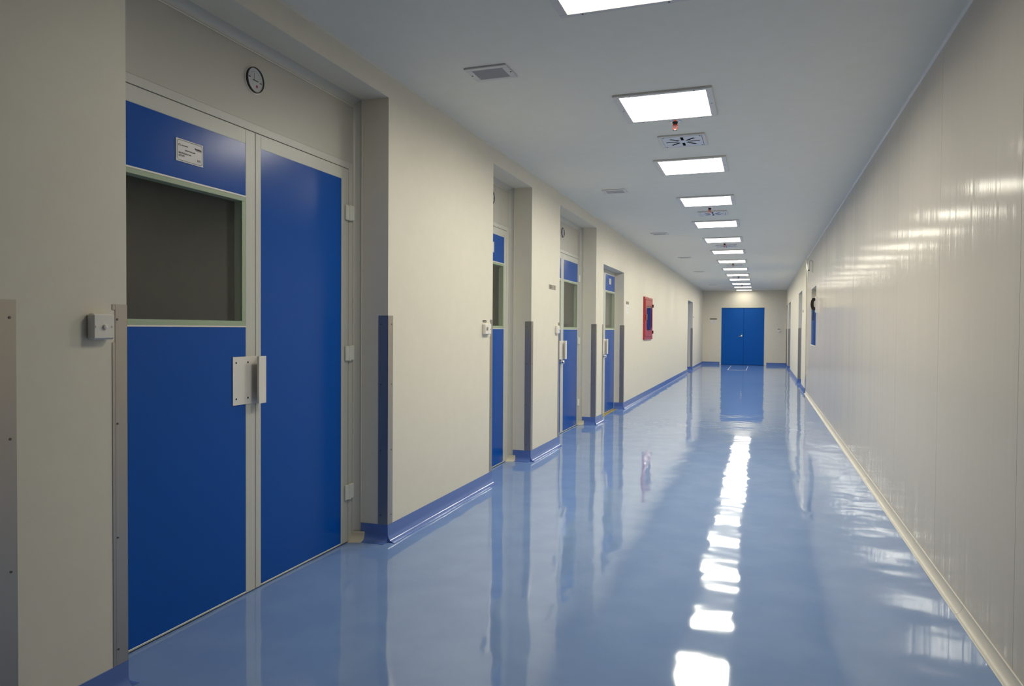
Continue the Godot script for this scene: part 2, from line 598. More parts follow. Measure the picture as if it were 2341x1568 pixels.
func right_wall() -> void:
	# near wall of enamelled steel panels, each very slightly rippled along its length
	var w := thing("wall_right", Vector3(XR, 0, -7), "glossy off-white panelled wall on the right mirroring the lights", "wall", "", "structure")
	var seams := [ZB + 0.1]
	var s := 1.96
	while s > ZN + 0.1:
		seams.append(s)
		s -= 1.25
	seams.append(ZN)
	var rnd := RandomNumberGenerator.new()
	rnd.seed = 77
	var wz0 := -13.24
	var wz1 := -14.44
	var wy0 := 1.03
	var wy1 := 2.066
	for i in seams.size() - 1:
		var za: float = seams[i] - 0.0012
		var zb: float = seams[i + 1] + 0.0012
		var st := begin()
		var cuts := [za, zb]
		var z := za - 0.009
		while z > zb + 0.004:
			cuts.append(z)
			z -= rnd.randf_range(0.007, 0.013)
		for e in [wz0, wz1]:
			if e < za and e > zb:
				cuts.append(e)
		cuts.sort()
		cuts.reverse()
		var slope := []
		var broad := rnd.randf_range(0.0, TAU)
		for c in cuts:
			slope.append(rnd.randfn(0.0, 0.0115) + 0.003 * sin(c * 9.0 + broad))
		for k in cuts.size() - 1:
			var c0: float = cuts[k]
			var c1: float = cuts[k + 1]
			var na := Vector3(-1, 0, slope[k]).normalized()
			var nb := Vector3(-1, 0, slope[k + 1]).normalized()
			var mid := (c0 + c1) / 2
			var spans := [[0.0, CEIL]]
			if mid < wz0 and mid > wz1:
				spans = [[0.0, wy0], [wy1, CEIL]]
			for y in spans:
				var a := Vector3(XR, y[0], c0)
				var b := Vector3(XR, y[1], c0)
				var c := Vector3(XR, y[1], c1)
				var d := Vector3(XR, y[0], c1)
				tri(st, a, b, c, na, na, nb)
				tri(st, a, c, d, na, nb, nb)
		# folded edges of the sheet
		for e in [[za, 1.0], [zb, -1.0]]:
			face(st, [Vector3(XR, 0, e[0]), Vector3(XR, CEIL, e[0]), Vector3(XR + 0.02, CEIL, e[0]), Vector3(XR + 0.02, 0, e[0])], Vector3(0, 0, e[1]))
		put(st, "wall_panel", M.panel, w)
	# core behind the sheets, with the window opening
	var st2 := begin()
	bx(st2, Vector3(XR + 0.012, 0, ZB + 0.1), Vector3(XR + 0.07, CEIL, wz0))
	bx(st2, Vector3(XR + 0.012, 0, wz1), Vector3(XR + 0.07, CEIL, ZN))
	bx(st2, Vector3(XR + 0.012, 0, wz0), Vector3(XR + 0.07, wy0, wz1))
	bx(st2, Vector3(XR + 0.012, wy1, wz0), Vector3(XR + 0.07, CEIL, wz1))
	put(st2, "wall_core", M.gap, w)

	# flush window
	var wn := thing("window_1", Vector3(XR, wy0, (wz0 + wz1) / 2), "flush glass window in the right wall behind the telephone", "window", "", "structure")
	var fr := begin()
	bx(fr, Vector3(XR - 0.001, wy0, wz0), Vector3(XR + 0.06, wy0 + 0.004, wz1))
	bx(fr, Vector3(XR - 0.001, wy1 - 0.004, wz0), Vector3(XR + 0.06, wy1, wz1))
	bx(fr, Vector3(XR - 0.001, wy0, wz0), Vector3(XR + 0.06, wy1, wz0 - 0.004))
	bx(fr, Vector3(XR - 0.001, wy0, wz1 + 0.004), Vector3(XR + 0.06, wy1, wz1))
	put(fr, "frame", M.louvre, wn)
	block("sill", Vector3(XR - 0.006, wy0 - 0.012, wz0), Vector3(XR + 0.004, wy0, wz1), M.white, wn)
	block("pane", Vector3(XR + 0.0005, wy0 + 0.004, wz0 - 0.004), Vector3(XR + 0.0045, wy1 - 0.004, wz1 + 0.004), M.glass_clear, wn)
	var rm := thing("wall_side_room", Vector3(1.6, 0, -13.9), "cream room walls behind the right-hand window", "wall", "", "structure")
	block("back_wall", Vector3(3.6, 0, -11.6), Vector3(3.68, 2.8, -16.2), M.wall, rm)
	for z in [-11.6, -16.2]:
		block("side_wall", Vector3(XR + 0.23, 0, z), Vector3(3.68, 2.8, z + 0.08), M.wall, rm)
	block("inner_wall", Vector3(XR + 0.2, 0, -11.6), Vector3(XR + 0.23, 2.8, wz0), M.wall, rm)
	block("inner_wall", Vector3(XR + 0.2, 0, wz1), Vector3(XR + 0.23, 2.8, -16.2), M.wall, rm)
	block("inner_wall", Vector3(XR + 0.07, 0, wz0), Vector3(XR + 0.23, wy0, wz1), M.wall, rm)
	block("inner_wall", Vector3(XR + 0.07, wy1, wz0), Vector3(XR + 0.23, 2.8, wz1), M.wall, rm)
	block("reveal", Vector3(XR + 0.07, wy0, wz0 + 0.02), Vector3(XR + 0.23, wy1, wz0), M.wall, rm)
	block("reveal", Vector3(XR + 0.07, wy0, wz1), Vector3(XR + 0.23, wy1, wz1 - 0.02), M.wall, rm)
	block("room_floor", Vector3(XR + 0.2, -0.08, -11.6), Vector3(3.68, 0, -16.2), M.room, rm)
	block("room_ceiling", Vector3(XR + 0.2, 2.72, -11.6), Vector3(3.68, 2.8, -16.2), M.ceiling, rm)

	# rounded aluminium corner where the far wall steps forward
	var tr := thing("trim_2", Vector3(XF, 0, ZN), "bright metal edge strip where the right wall steps forward", "trim", "", "structure")
	var st := begin()
	var ap := PackedVector2Array()
	for i in 9:
		var t := PI / 2 * i / 8.0
		ap.append(Vector2(0.022 - 0.022 * cos(t), 0.022 - 0.022 * sin(t)) * Vector2(1, 1))
	var rp := PackedVector2Array()
	for p in ap:
		rp.append(Vector2(p.x, -p.y))
	sweep(st, rp, Vector3(XF - 0.001, 0, ZN + 0.002), Vector3(XF - 0.001, CEIL, ZN + 0.002), Vector3(1, 0, 0), Vector3(0, 0, 1), true, false, -1.0)
	put(st, "edge_strip", M.chrome, tr)

	# metal cove along the foot of the panelled wall, in two lengths
	var cv := thing("trim_3", Vector3(XR, 0, -7), "pale metal cove strip along the foot of the right wall", "trim", "", "structure")
	var cp := PackedVector2Array([Vector2(0, 0.047), Vector2(-0.004, 0.047), Vector2(-0.004, 0.044)])
	for i in 13:
		var t := PI / 2 * i / 12.0
		cp.append(Vector2(-0.004 - 0.031 * (1 - cos(t)), 0.043 - 0.041 * sin(t)))
	cp.append(Vector2(-0.037, 0.0))
	cp.append(Vector2(0, 0.0))
	for e in [[ZB, -3.705], [-3.7072, ZN + 0.02]]:
		st = begin()
		sweep(st, cp, Vector3(XR, 0, e[0]), Vector3(XR, 0, e[1]), Vector3(1, 0, 0), Vector3.UP, true, true, 1.0)
		put(st, "cove_strip", M.trim, cv)
		block("lip", Vector3(XR, 0.047, e[0]), Vector3(XR - 0.005, 0.0495, e[1]), M.white, cv)
	# bead under the ceiling
	var cb := thing("trim_4", Vector3(XR, CEIL, -7), "thin white bead between right wall and ceiling", "trim", "", "structure")
	st = begin()
	sweep(st, PackedVector2Array([Vector2(0, 0), Vector2(-0.012, 0), Vector2(-0.01, -0.009), Vector2(0, -0.012)]), Vector3(XR, CEIL, ZB), Vector3(XR, CEIL, ZN), Vector3(1, 0, 0), Vector3.UP, false, false, 1.0)
	put(st, "bead", M.white, cb)

	# far right wall with three door recesses
	var f := thing("wall_right_far", Vector3(XF, 0, -22), "cream far right wall with three narrow door recesses", "wall", "", "structure")
	var z_from := ZN - 0.02
	for r in RECR:
		block("pier", Vector3(XF, 0, z_from), Vector3(1.09, CEIL, r[0]), M.wall, f)
		block("lintel", Vector3(XF, r[2], r[0]), Vector3(1.09, CEIL, r[1]), M.wall, f)
		z_from = r[1]
	block("pier", Vector3(XF, 0, z_from), Vector3(1.09, CEIL, ZE - 0.1), M.wall, f)
	var b := thing("baseboard_right", Vector3(XF, 0, -22), "blue coved skirting along the far right wall", "skirting board", "", "structure")
	z_from = ZN
	for r in RECR:
		skirt_z(b, XF, -1.0, z_from, r[0])
		skirt_x(b, r[1], 1.0, XF, XF + 0.16)
		skirt_x(b, r[0], -1.0, XF, XF + 0.16)
		z_from = r[1]
	skirt_z(b, XF, -1.0, z_from, ZE)
	var dl := ["blue double door in the nearest recess of the far right wall", "blue double door in the middle recess of the far right wall", "blue door in the recess beside the end wall, right side"]
	for i in 3:
		var r: Array = RECR[i]
		var zc: float = (r[0] + r[1]) / 2
		var d := thing("door_%d" % (20 + i), Vector3(XF + 0.17, 0, zc), dl[i], "door", "doors of the far right wall", "structure")
		block("panel", Vector3(XF + 0.17, 0.01, r[0] - 0.06), Vector3(XF + 0.21, r[2] - 0.05, zc + 0.004), M.blue, d, 0.002)
		block("panel", Vector3(XF + 0.17, 0.01, zc - 0.004), Vector3(XF + 0.21, r[2] - 0.05, r[1] + 0.06), M.blue, d, 0.002)
		var fr2 := begin()
		bx(fr2, Vector3(XF + 0.165, 0, r[0]), Vector3(XF + 0.23, r[2], r[0] - 0.058))
		bx(fr2, Vector3(XF + 0.165, 0, r[1] + 0.058), Vector3(XF + 0.23, r[2], r[1]))
		bx(fr2, Vector3(XF + 0.165, r[2] - 0.048, r[0]), Vector3(XF + 0.23, r[2], r[1]))
		bx(fr2, Vector3(XF + 0.215, 0, r[0]), Vector3(XF + 0.23, r[2], r[1]))
		put(fr2, "frame", M.alu, d)


func end_wall() -> void:
	var dx0 := -1.432
	var dx1 := 0.118
	var top := 2.152
	var w := thing("wall_end", Vector3(-0.6, 0, ZE), "cream wall at the far end of the corridor", "wall", "", "structure")
	block("pier", Vector3(-2.45, 0, ZE), Vector3(dx0, CEIL, ZE - 0.12), M.wall, w)
	block("pier", Vector3(dx1, 0, ZE), Vector3(1.1, CEIL, ZE - 0.12), M.wall, w)
	block("lintel", Vector3(dx0, top, ZE), Vector3(dx1, CEIL, ZE - 0.12), M.wall, w)
	block("backing", Vector3(dx0 - 0.1, 0, ZE - 0.12), Vector3(dx1 + 0.1, top + 0.1, ZE - 0.14), M.gap, w)
	var b := thing("baseboard_end", Vector3(-0.6, 0, ZE), "blue skirting on both sides of the end door", "skirting board", "", "structure")
	for e in [[XL, -1.472], [0.19, XF]]:
		var st := begin()
		sweep(st, skirt_profile(), Vector3(e[0], 0, ZE), Vector3(e[1], 0, ZE), Vector3(0, 0, 1), Vector3.UP, true, true, -1.0)
		put(st, "skirting", M.skirt, b)
	var fr := thing("door_frame", Vector3(-0.66, 0, ZE), "thin pale frame round the blue double door at the end", "door frame", "", "structure")
	block("jamb", Vector3(dx0, 0, ZE + 0.004), Vector3(dx0 + 0.016, top, ZE - 0.1), M.alu, fr, 0.002)
	block("jamb", Vector3(dx1, 0, ZE + 0.004), Vector3(dx1 - 0.016, top, ZE - 0.1), M.alu, fr, 0.002)
	block("head", Vector3(dx0, top - 0.016, ZE + 0.004), Vector3(dx1, top, ZE - 0.1), M.alu, fr, 0.002)
	var seam := -0.623
	var d1 := thing("door_1", Vector3(-1.0, 0, ZE), "left leaf of the blue end door, with the silver lever handle", "door", "leaves of the end door", "structure")
	block("panel", Vector3(dx0 + 0.018, 0.006, ZE - 0.025), Vector3(seam - 0.003, top - 0.019, ZE - 0.07), M.blue_end, d1, 0.004)
	var st := begin()
	var hp := Vector3(-0.685, 1.085, ZE - 0.025)
	lathe(st, PackedVector2Array([Vector2(0.032, 0), Vector2(0.032, 0.006), Vector2(0.026, 0.01), Vector2(0.011, 0.011), Vector2(0.011, 0.045), Vector2(0, 0.045)]), hp, Vector3(0, 0, 1), 20)
	tube(st, [hp + Vector3(0, 0, 0.045), hp + Vector3(-0.03, -0.003, 0.05), hp + Vector3(-0.115, -0.012, 0.048)], 0.01)
	put(st, "lever_handle", M.chrome, d1)
	st = begin()
	lathe(st, PackedVector2Array([Vector2(0.024, 0), Vector2(0.024, 0.008), Vector2(0.02, 0.012), Vector2(0, 0.012)]), hp + Vector3(0, 0.055, 0), Vector3(0, 0, 1), 18)
	put(st, "lock_cylinder", M.chrome, d1)
	var d2 := thing("door_2", Vector3(-0.25, 0, ZE), "right leaf of the blue end door, without any handle", "door", "leaves of the end door", "structure")
	block("panel", Vector3(seam + 0.003, 0.006, ZE - 0.025), Vector3(dx1 - 0.018, top - 0.019, ZE - 0.07), M.blue_end, d2, 0.004)


# one door leaf in the left wall: face at x, from z0 (near) to z1 (far)
func leaf(n: int, label: String, x: float, z0: float, z1: float, y1: float, s0: float, s1: float, windowed: bool) -> Node3D:
	var d := thing("door_%d" % n, Vector3(x, 0, (z0 + z1) / 2), label, "door", "", "structure")
	var th := 0.048
	var pt := y1 - 0.068
	var y0 := 0.005
	var pb := 0.014
	block("stile", Vector3(x, y0, z0), Vector3(x - th, y1, z0 - s0), M.alu, d, 0.0015)
	block("stile", Vector3(x, y0, z1 + s1), Vector3(x - th, y1, z1), M.alu, d, 0.0015)
	block("rail", Vector3(x, pt, z0 - s0), Vector3(x - th, y1, z1 + s1), M.alu, d, 0.0015)
	block("rail", Vector3(x, y0, z0 - s0), Vector3(x - th, pb, z1 + s1), M.alu, d, 0.0015)
	var a := z0 - s0
	var b := z1 + s1
	if not windowed:
		block("panel", Vector3(x - 0.0015, pb, a), Vector3(x - th + 0.002, pt, b), M.blue, d)
		return d
	var k := pt - 2.152
	block("panel", Vector3(x - 0.0015, 1.905 + k, a), Vector3(x - th + 0.002, pt, b), M.blue, d)
	block("panel", Vector3(x - 0.0015, pb, a), Vector3(x - th + 0.002, 1.281, b), M.blue, d)
	block("bead", Vector3(x + 0.0012, 1.898 + k, a), Vector3(x - 0.004, 1.905 + k, b), M.white, d)
	block("bead", Vector3(x + 0.0012, 1.281, a), Vector3(x - 0.004, 1.2875, b), M.white, d)
	var gy0 := 1.311
	var gy1 := 1.877 + k
	var g := 0.025
	var st := begin()
	bx(st, Vector3(x, 1.2875, a), Vector3(x - th, gy0, b), 0.001)
	bx(st, Vector3(x, gy1, a), Vector3(x - th, 1.898 + k, b), 0.001)
	bx(st, Vector3(x, gy0, a), Vector3(x - th, gy1, a - g), 0.001)
	bx(st, Vector3(x, gy0, b + g), Vector3(x - th, gy1, b), 0.001)
	put(st, "window_frame", M.green, d)
	block("pane", Vector3(x - 0.002, gy0, a - g), Vector3(x - 0.006, gy1, b + g), M.glass, d)
	block("pane", Vector3(x - th + 0.006, gy0, a - g), Vector3(x - th + 0.002, gy1, b + g), M.glass, d)
	return d


func hinges(d: Node3D, x: float, zg: float) -> void:
	for y in [1.962, 1.132, 0.305]:
		var st := begin()
		bx(st, Vector3(x, y - 0.045, zg + 0.043), Vector3(x + 0.013, y + 0.043, zg + 0.003), 0.003)
		bx(st, Vector3(x, y - 0.043, zg + 0.002), Vector3(x + 0.018, y + 0.045, zg - 0.04), 0.004)
		lathe(st, PackedVector2Array([Vector2(0, -0.045), Vector2(0.009, -0.045), Vector2(0.009, 0.045), Vector2(0, 0.045)]), Vector3(x + 0.012, y, zg + 0.002), Vector3.UP, 12)
		put(st, "hinge", M.hinge, d)


# bent sheet pull handle: plate screwed to the leaf, folded out and back
func pull(d: Node3D, x: float, z: float) -> void:
	var y0 := 0.915
	var y1 := 1.142
	var st := begin()
	var t := 0.003
	var pr := PackedVector2Array([Vector2(0, 0.001), Vector2(t, 0.001), Vector2(t, 0.1815 - t), Vector2(0.045 - t, 0.1815 - t), Vector2(0.045 - t, 0.134), Vector2(0.034, 0.134), Vector2(0.034, 0.131), Vector2(0.045, 0.131), Vector2(0.045, 0.1835), Vector2(0, 0.1835)])
	sweep(st, pr, Vector3(x, y0, z), Vector3(x, y1, z), Vector3(1, 0, 0), Vector3(0, 0, -1), false, true, -1.0)
	face(st, [Vector3(x, y0, z - 0.1835), Vector3(x, y1, z - 0.1835), Vector3(x, y1, z), Vector3(x, y0, z)], Vector3(-1, 0, 0))
	var o := put(st, "pull_handle", M.white, d)
	o.set_meta("label", "white bent-plate pull handle")
	var keep := org
	for p in [[0.022, 1.114], [0.103, 1.114], [0.022, 0.944], [0.103, 0.944]]:
		var ss := begin()
		lathe(ss, PackedVector2Array([Vector2(0.0048, 0), Vector2(0.0048, 0.0008), Vector2(0.003, 0.0014), Vector2(0, 0.0014)]), Vector3(x + t, p[1], z - p[0]), Vector3(1, 0, 0), 10)
		put(ss, "screw", M.darkscrew, o)
	org = keep


func knob_lock(d: Node3D, x: float, z: float, y: float) -> void:
	var st := begin()
	lathe(st, PackedVector2Array([Vector2(0.03, 0), Vector2(0.03, 0.006), Vector2(0.024, 0.01), Vector2(0.012, 0.012), Vector2(0.012, 0.02), Vector2(0.025, 0.026), Vector2(0.026, 0.036), Vector2(0.022, 0.045), Vector2(0, 0.047)]), Vector3(x, y, z), Vector3(1, 0, 0), 20)
	put(st, "door_knob", M.chrome, d)


# frame, panel above, coves for a tall recess
func recess_fit(i: int, z0: float, z1: float, g0: float, g1: float, where: String) -> void:
	var t := thing("door_frame", Vector3(XD, 0, (z0 + z1) / 2), "grey metal door frame " + where, "door frame", "", "structure")
	var a := z0 - 0.033
	var b := z1 + 0.033
	block("jamb", Vector3(XD, 0, a), Vector3(XD - 0.07, 2.262, g0 + 0.003), M.alu, t, 0.0015)
	block("jamb", Vector3(XD, 0, g1 - 0.003), Vector3(XD - 0.07, 2.262, b), M.alu, t, 0.0015)
	block("head", Vector3(XD, 2.2235, g0 + 0.003), Vector3(XD - 0.07, 2.262, g1 - 0.003), M.alu, t, 0.0015)
	block("sealant_line", Vector3(XD + 0.0025, 0.01, b + 0.0005), Vector3(XD - 0.03, 2.262, b - 0.0045), M.beige, t)
	var o := thing("wall_over_door_%d" % i, Vector3(XD, 2.262, (z0 + z1) / 2), "pale grey blanking panel " + where.replace("round", "above"), "wall panel", "", "structure")
	block("panel", Vector3(XD - 0.004, 2.2635, z0), Vector3(XD - 0.07, SOF, z1), M.over, o)
	# quarter coves: two upright, one under the soffit
	var c := thing("trim_%d" % (10 + i), Vector3(XREV, 0, (z0 + z1) / 2), "pale curved cove trim " + where.replace("round", "in the recess of"), "trim", "", "structure")
	for e in [[z1, 1.0], [z0, -1.0]]:
		var st := begin()
		var pr := PackedVector2Array()
		for k in 11:
			var q := PI / 2 * k / 10.0
			pr.append(Vector2(-0.05 * sin(q), 0.027 * (1 - cos(q))))
		pr.append(Vector2(-0.052, 0.0))
		sweep(st, pr, Vector3(XREV, 0.0, e[0]), Vector3(XREV, SOF, e[0]), Vector3(1, 0, 0), Vector3(0, 0, e[1]), true, false, 1.0)
		put(st, "upright_cove", M.alu, c)
	var st := begin()
	var pr := PackedVector2Array()
	for k in 11:
		var q := PI / 2 * k / 10.0
		pr.append(Vector2(-0.05 * sin(q), -0.04 * (1 - cos(q))))
	pr.append(Vector2(-0.052, 0.0))
	sweep(st, pr, Vector3(XREV, SOF, z0), Vector3(XREV, SOF, z1), Vector3(1, 0, 0), Vector3.UP, true, false, -1.0)
	put(st, "soffit_cove", M.alu, c)
	block("cove_edge", Vector3(XD - 0.002, SOF - 0.0435, z0 - 0.02), Vector3(XD + 0.002, SOF - 0.0395, z1 + 0.02), M.white, c)
	block("cove_edge", Vector3(XREV + 0.0005, 0.105, z1 + 0.003), Vector3(XREV - 0.004, SOF, z1 + 0.0005), M.white, c)
	# moulded corner piece on the floor
	st = begin()
	var cp := PackedVector2Array([Vector2(0, 0), Vector2(0.062, 0)])
	for k in 9:
		var q := PI / 2 * k / 8.0
		cp.append(Vector2(0.05 - 0.048 * sin(q), 0.05 - 0.048 * cos(q)))
	cp.append(Vector2(0, 0.052))
	sweep(st, cp, Vector3(XREV - 0.045, 0, z1 + 0.028), Vector3(XREV + 0.03, 0, z1), Vector3(0, 0, 1), Vector3.UP, true, true, 1.0)
	put(st, "corner_piece", M.beige, c)


func gauge(z: float, label: String) -> void:
	var c := Vector3(XD - 0.004, 2.471, z)
	var t := thing("pressure_gauge", c, label, "pressure gauge", "round gauges above the doors")
	var X := Vector3(1, 0, 0)
	var st := begin()
	lathe(st, PackedVector2Array([Vector2(0.066, 0), Vector2(0.066, 0.003), Vector2(0.06, 0.004)]), c, X, 40)
	put(st, "flange", M.white, t)
	st = begin()
	lathe(st, PackedVector2Array([Vector2(0.0615, 0.002), Vector2(0.0615, 0.011), Vector2(0.06, 0.014), Vector2(0.0575, 0.0145), Vector2(0.056, 0.012), Vector2(0.056, 0.006)]), c, X, 40)
	put(st, "bezel", M.bezel, t)
	st = begin()
	lathe(st, PackedVector2Array([Vector2(0.056, 0.008), Vector2(0, 0.008)]), c, X, 40)
	put(st, "dial", M.dial, t)
	# printed scale and needle
	st = begin()
	for k in 11:
		var a := deg_to_rad(lerpf(155, 25, k / 10.0))
		var ln := 0.007 if k % 2 == 0 else 0.004
		for q in [[0.042, ln]]:
			var p0 := c + Vector3(0.0086, sin(a) * q[0], -cos(a) * q[0])
			var p1 := c + Vector3(0.0086, sin(a) * (q[0] - q[1]), -cos(a) * (q[0] - q[1]))
			var sd := Vector3(0, cos(a), sin(a)) * 0.0008
			face(st, [p0 - sd, p0 + sd, p1 + sd, p1 - sd], X)
	put(st, "scale_marks", M.ink, t)
	st = begin()
	bx(st, c + Vector3(0.008, -0.004, 0.018), c + Vector3(0.0092, 0.0, -0.022))
	put(st, "zero_bar", M.ink, t)
	st = begin()
	bx(st, c + Vector3(0.0095, 0.0, 0.0095), c + Vector3(0.0105, 0.03, 0.0083))
	put(st, "needle", M.red, t)
	st = begin()
	bx(st, c + Vector3(0.008, -0.034, -0.006), c + Vector3(0.009, -0.022, -0.018))
	put(st, "red_mark", M.red, t)
	for s: float in [1.0, -1.0]:
		st = begin()
		bx(st, c + Vector3(0.008, -0.002 - 0.006 * s * -1.0, s * 0.046), c + Vector3(0.0095, 0.003 - 0.006 * s * -1.0, s * 0.034))
		put(st, "stop_mark", M.ink, t)
	st = begin()
	lathe(st, PackedVector2Array([Vector2(0.056, 0.012), Vector2(0.03, 0.0138), Vector2(0, 0.0145)]), c, X, 32)
	put(st, "lens", M.glass, t)


func door_sign(c: Vector3, w: float, h: float, label: String, lettered: bool) -> void:
	var t := thing("door_sign", c, label, "sign", "white signs on the blue doors")
	block("plate", c + Vector3(0, -h / 2, w / 2), c + Vector3(0.003, h / 2, -w / 2), M.sign, t, 0.0008)
	# rounded printed border
	var st := begin()
	var r := 0.012
	var iw := w / 2 - 0.006
	var ih := h / 2 - 0.005
	var ring := []
	for q in [[1, 1], [-1, 1], [-1, -1], [1, -1]]:
		for k in 7:
			var base: float = {"11": 0.0, "-11": PI / 2, "-1-1": PI, "1-1": PI * 1.5}["%d%d" % q]
			var a: float = base + PI / 2 * k / 6.0
			ring.append([Vector2(q[0] * (iw - r), q[1] * (ih - r)), Vector2(cos(a), sin(a))])
	for k in ring.size():
		var e: Array = ring[k]
		var f: Array = ring[(k + 1) % ring.size()]
		var pts := []
		for q in [[e, r], [f, r], [f, r - 0.0016], [e, r - 0.0016]]:
			var p: Vector2 = q[0][0] + q[0][1] * q[1]
			pts.append(c + Vector3(0.0034, p.y, -p.x))
		face(st, pts, Vector3(1, 0, 0))
	put(st, "border", M.ink, t)
	if not lettered:
		st = begin()
		for k in 4:
			bx(st, c + Vector3(0.003, 0.024 - 0.016 * k, w * 0.3), c + Vector3(0.0036, 0.0275 - 0.016 * k, -w * (0.3 if k != 2 else 0.1)))
		put(st, "print", M.ink, t)
		return
	var L := HORIZONTAL_ALIGNMENT_LEFT
	var R := PI / 2
	text("eX", 0.0085, c + Vector3(0.0034, 0.0225, 0.0655), R, M.ink, t, "Droid Serif", false, L)
	text("BIOSCIENCES", 0.0042, c + Vector3(0.0034, 0.021, 0.047), R, M.ink, t, "Droid Serif", false, L)
	st = begin()
	# bold, unreadable word mark: a row of short thick strokes over a bar
	var tops := [0.0085, 0.006, 0.0055, 0.0065, 0.006, 0.0075, 0.0055, 0.006, 0.0055]
	for k in tops.size():
		var zk := -0.0295 - 0.0042 * k
		bx(st, c + Vector3(0.003, 0.0185, zk), c + Vector3(0.0036, 0.0185 + tops[k], zk - 0.0026))
		bx(st, c + Vector3(0.003, 0.0185 + 0.0035 * (k % 2), zk), c + Vector3(0.0036, 0.02 + 0.0035 * (k % 2), zk - 0.0042))
	bx(st, c + Vector3(0.003, 0.015, -0.036), c + Vector3(0.0036, 0.0165, -0.066))
	put(st, "logo_bar", M.ink, t)
	text("BIOTECH PLANT", 0.0056, c + Vector3(0.0034, 0.003, -0.002), R, M.ink, t)
	text("MATERIALS SAS", 0.0068, c + Vector3(0.0034, -0.0115, 0.0635), R, M.ink, t, "Droid Serif", false, L)
	text("ACCEPT", 0.0068, c + Vector3(0.0034, -0.0225, 0.0635), R, M.ink, t, "Droid Serif", false, L)
	text("035", 0.0088, c + Vector3(0.0034, -0.026, -0.052), R, M.ink, t)


func left_doors() -> void:
	# recess just outside the picture on the left
	recess_fit(0, REC[0][0], REC[0][1], 0.32, -1.39, "round the doors of the recess nearest the camera")
	leaf(3, "blue door leaf in the nearest left recess, camera side", XD, 0.32, -0.533, 2.22, 0.07, 0.068, false)
	leaf(4, "blue door leaf in the nearest left recess, far side", XD, -0.537, -1.39, 2.22, 0.04, 0.073, false)
	# first recess in view: leaf with a window and a plain leaf
	recess_fit(1, REC[1][0], REC[1][1], -2.0, -3.7, "round the large blue double door in the foreground")
	var a := leaf(5, "blue door leaf with large dark window, in the foreground", XD, -2.003, -2.8715, 2.22, 0.072, 0.068, true)
	pull(a, XD, -2.712)
	var b := leaf(6, "plain blue door leaf without window, in the foreground", XD, -2.8745, -3.6985, 2.22, 0.039, 0.073, false)
	hinges(b, XD, -3.701)
	door_sign(Vector3(XD - 0.0015, 2.026, -2.451), 0.155, 0.096, "white sign reading BIOTECH PLANT, above the foreground door's window", true)
	gauge(-2.867, "round black-rimmed gauge above the large foreground double door")
	# second recess: single door
	recess_fit(2, REC[2][0], REC[2][1], -5.61, -6.485, "round the single windowed door in the second recess")
	leaf(7, "narrow blue door with window in the second recess in view", XD, -5.613, -6.4825, 2.22, 0.06, 0.06, true)
	door_sign(Vector3(XD - 0.0015, 2.03, -6.07), 0.155, 0.096, "white sign mostly hidden behind the wall, on the single door", false)
	gauge(-6.071, "round gauge half hidden by the wall, above the single door")
	# third recess: double door, both leaves with windows
	recess_fit(3, REC[3][0], REC[3][1], -7.69, -9.364, "round the double door in the third recess")
	var c := leaf(8, "blue leaf mostly hidden by the wall, third recess, with pull handle", XD, -7.693, -8.5385, 2.22, 0.055, 0.06, true)
	pull(c, XD, -8.42)
	knob_lock(c, XD, -8.49, 0.882)
	var e := leaf(9, "blue windowed leaf on three white hinges in the third recess", XD, -8.5415, -9.3615, 2.22, 0.056, 0.05, true)
	hinges(e, XD, -9.364)
	gauge(-8.532, "small round gauge above the double door of the third recess")
	# fourth, lower recess
	var x := -2.243
	var f := leaf(10, "blue leaf hidden by the wall in the low fourth recess", x, -9.925, -10.655, 2.2, 0.05, 0.04, true)
	pull(f, x, -10.585)
	knob_lock(f, x, -10.66 + 0.012, 0.885)
	leaf(11, "blue windowed leaf above the yellow and black floor tape", x, -10.659, -11.488, 2.2, 0.09, 0.012, true)
	door_sign(Vector3(x - 0.0015, 2.037, -11.1), 0.15, 0.09, "small white sign on the blue door above the striped tape", false)
	var t := thing("door_frame", Vector3(x, 0, -10.7), "grey head rail and dark backing of the low fourth recess", "door frame", "", "structure")
	var st := begin()
	bx(st, Vector3(x - 0.05, 0, -9.909), Vector3(x - 0.2, 2.203, -9.93))
	bx(st, Vector3(x - 0.001, 0, -11.4885), Vector3(x - 0.2, 2.203, -11.502))
	bx(st, Vector3(x - 0.02, 2.2, -9.909), Vector3(x - 0.2, 2.203, -11.502))
	put(st, "frame", M.alu, t)
	# fifth recess, far away: plain door
	var g := thing("door_12", Vector3(x, 0, -22.97), "blue door out of sight in the last left recess", "door", "", "structure")
	block("panel", Vector3(x, 0.005, -22.175), Vector3(x - 0.05, 2.188, -23.775), M.blue, g)
	# striped tape at the foot of the fourth recess
	var hz := thing("hazard_tape", Vector3(-2.2, 0, -10.9), "yellow and black striped tape on the floor at a blue door", "floor tape")
	var yt := 0.0026
	var xa := -2.236
	var xb := -2.186
	var z := -9.97
	var k := 0
	while z > -11.49:
		var z2 := maxf(z - 0.062, -11.5)
		var ss := begin()
		var sk := 0.05
		var p := [Vector3(xa, yt, z), Vector3(xb, yt, z + sk), Vector3(xb, yt, z2 + sk), Vector3(xa, yt, z2)]
		face(ss, p, Vector3.UP)
		for q in 4:
			var u: Vector3 = p[q]
			var v: Vector3 = p[(q + 1) % 4]
			var dn := Vector3(0, -yt, 0)
			face(ss, [u, v, v + dn, u + dn], (v - u).cross(Vector3.UP).normalized())
		put(ss, "stripe", M.yellow if k % 2 == 0 else M.black, hz)
		z = z2
		k += 1


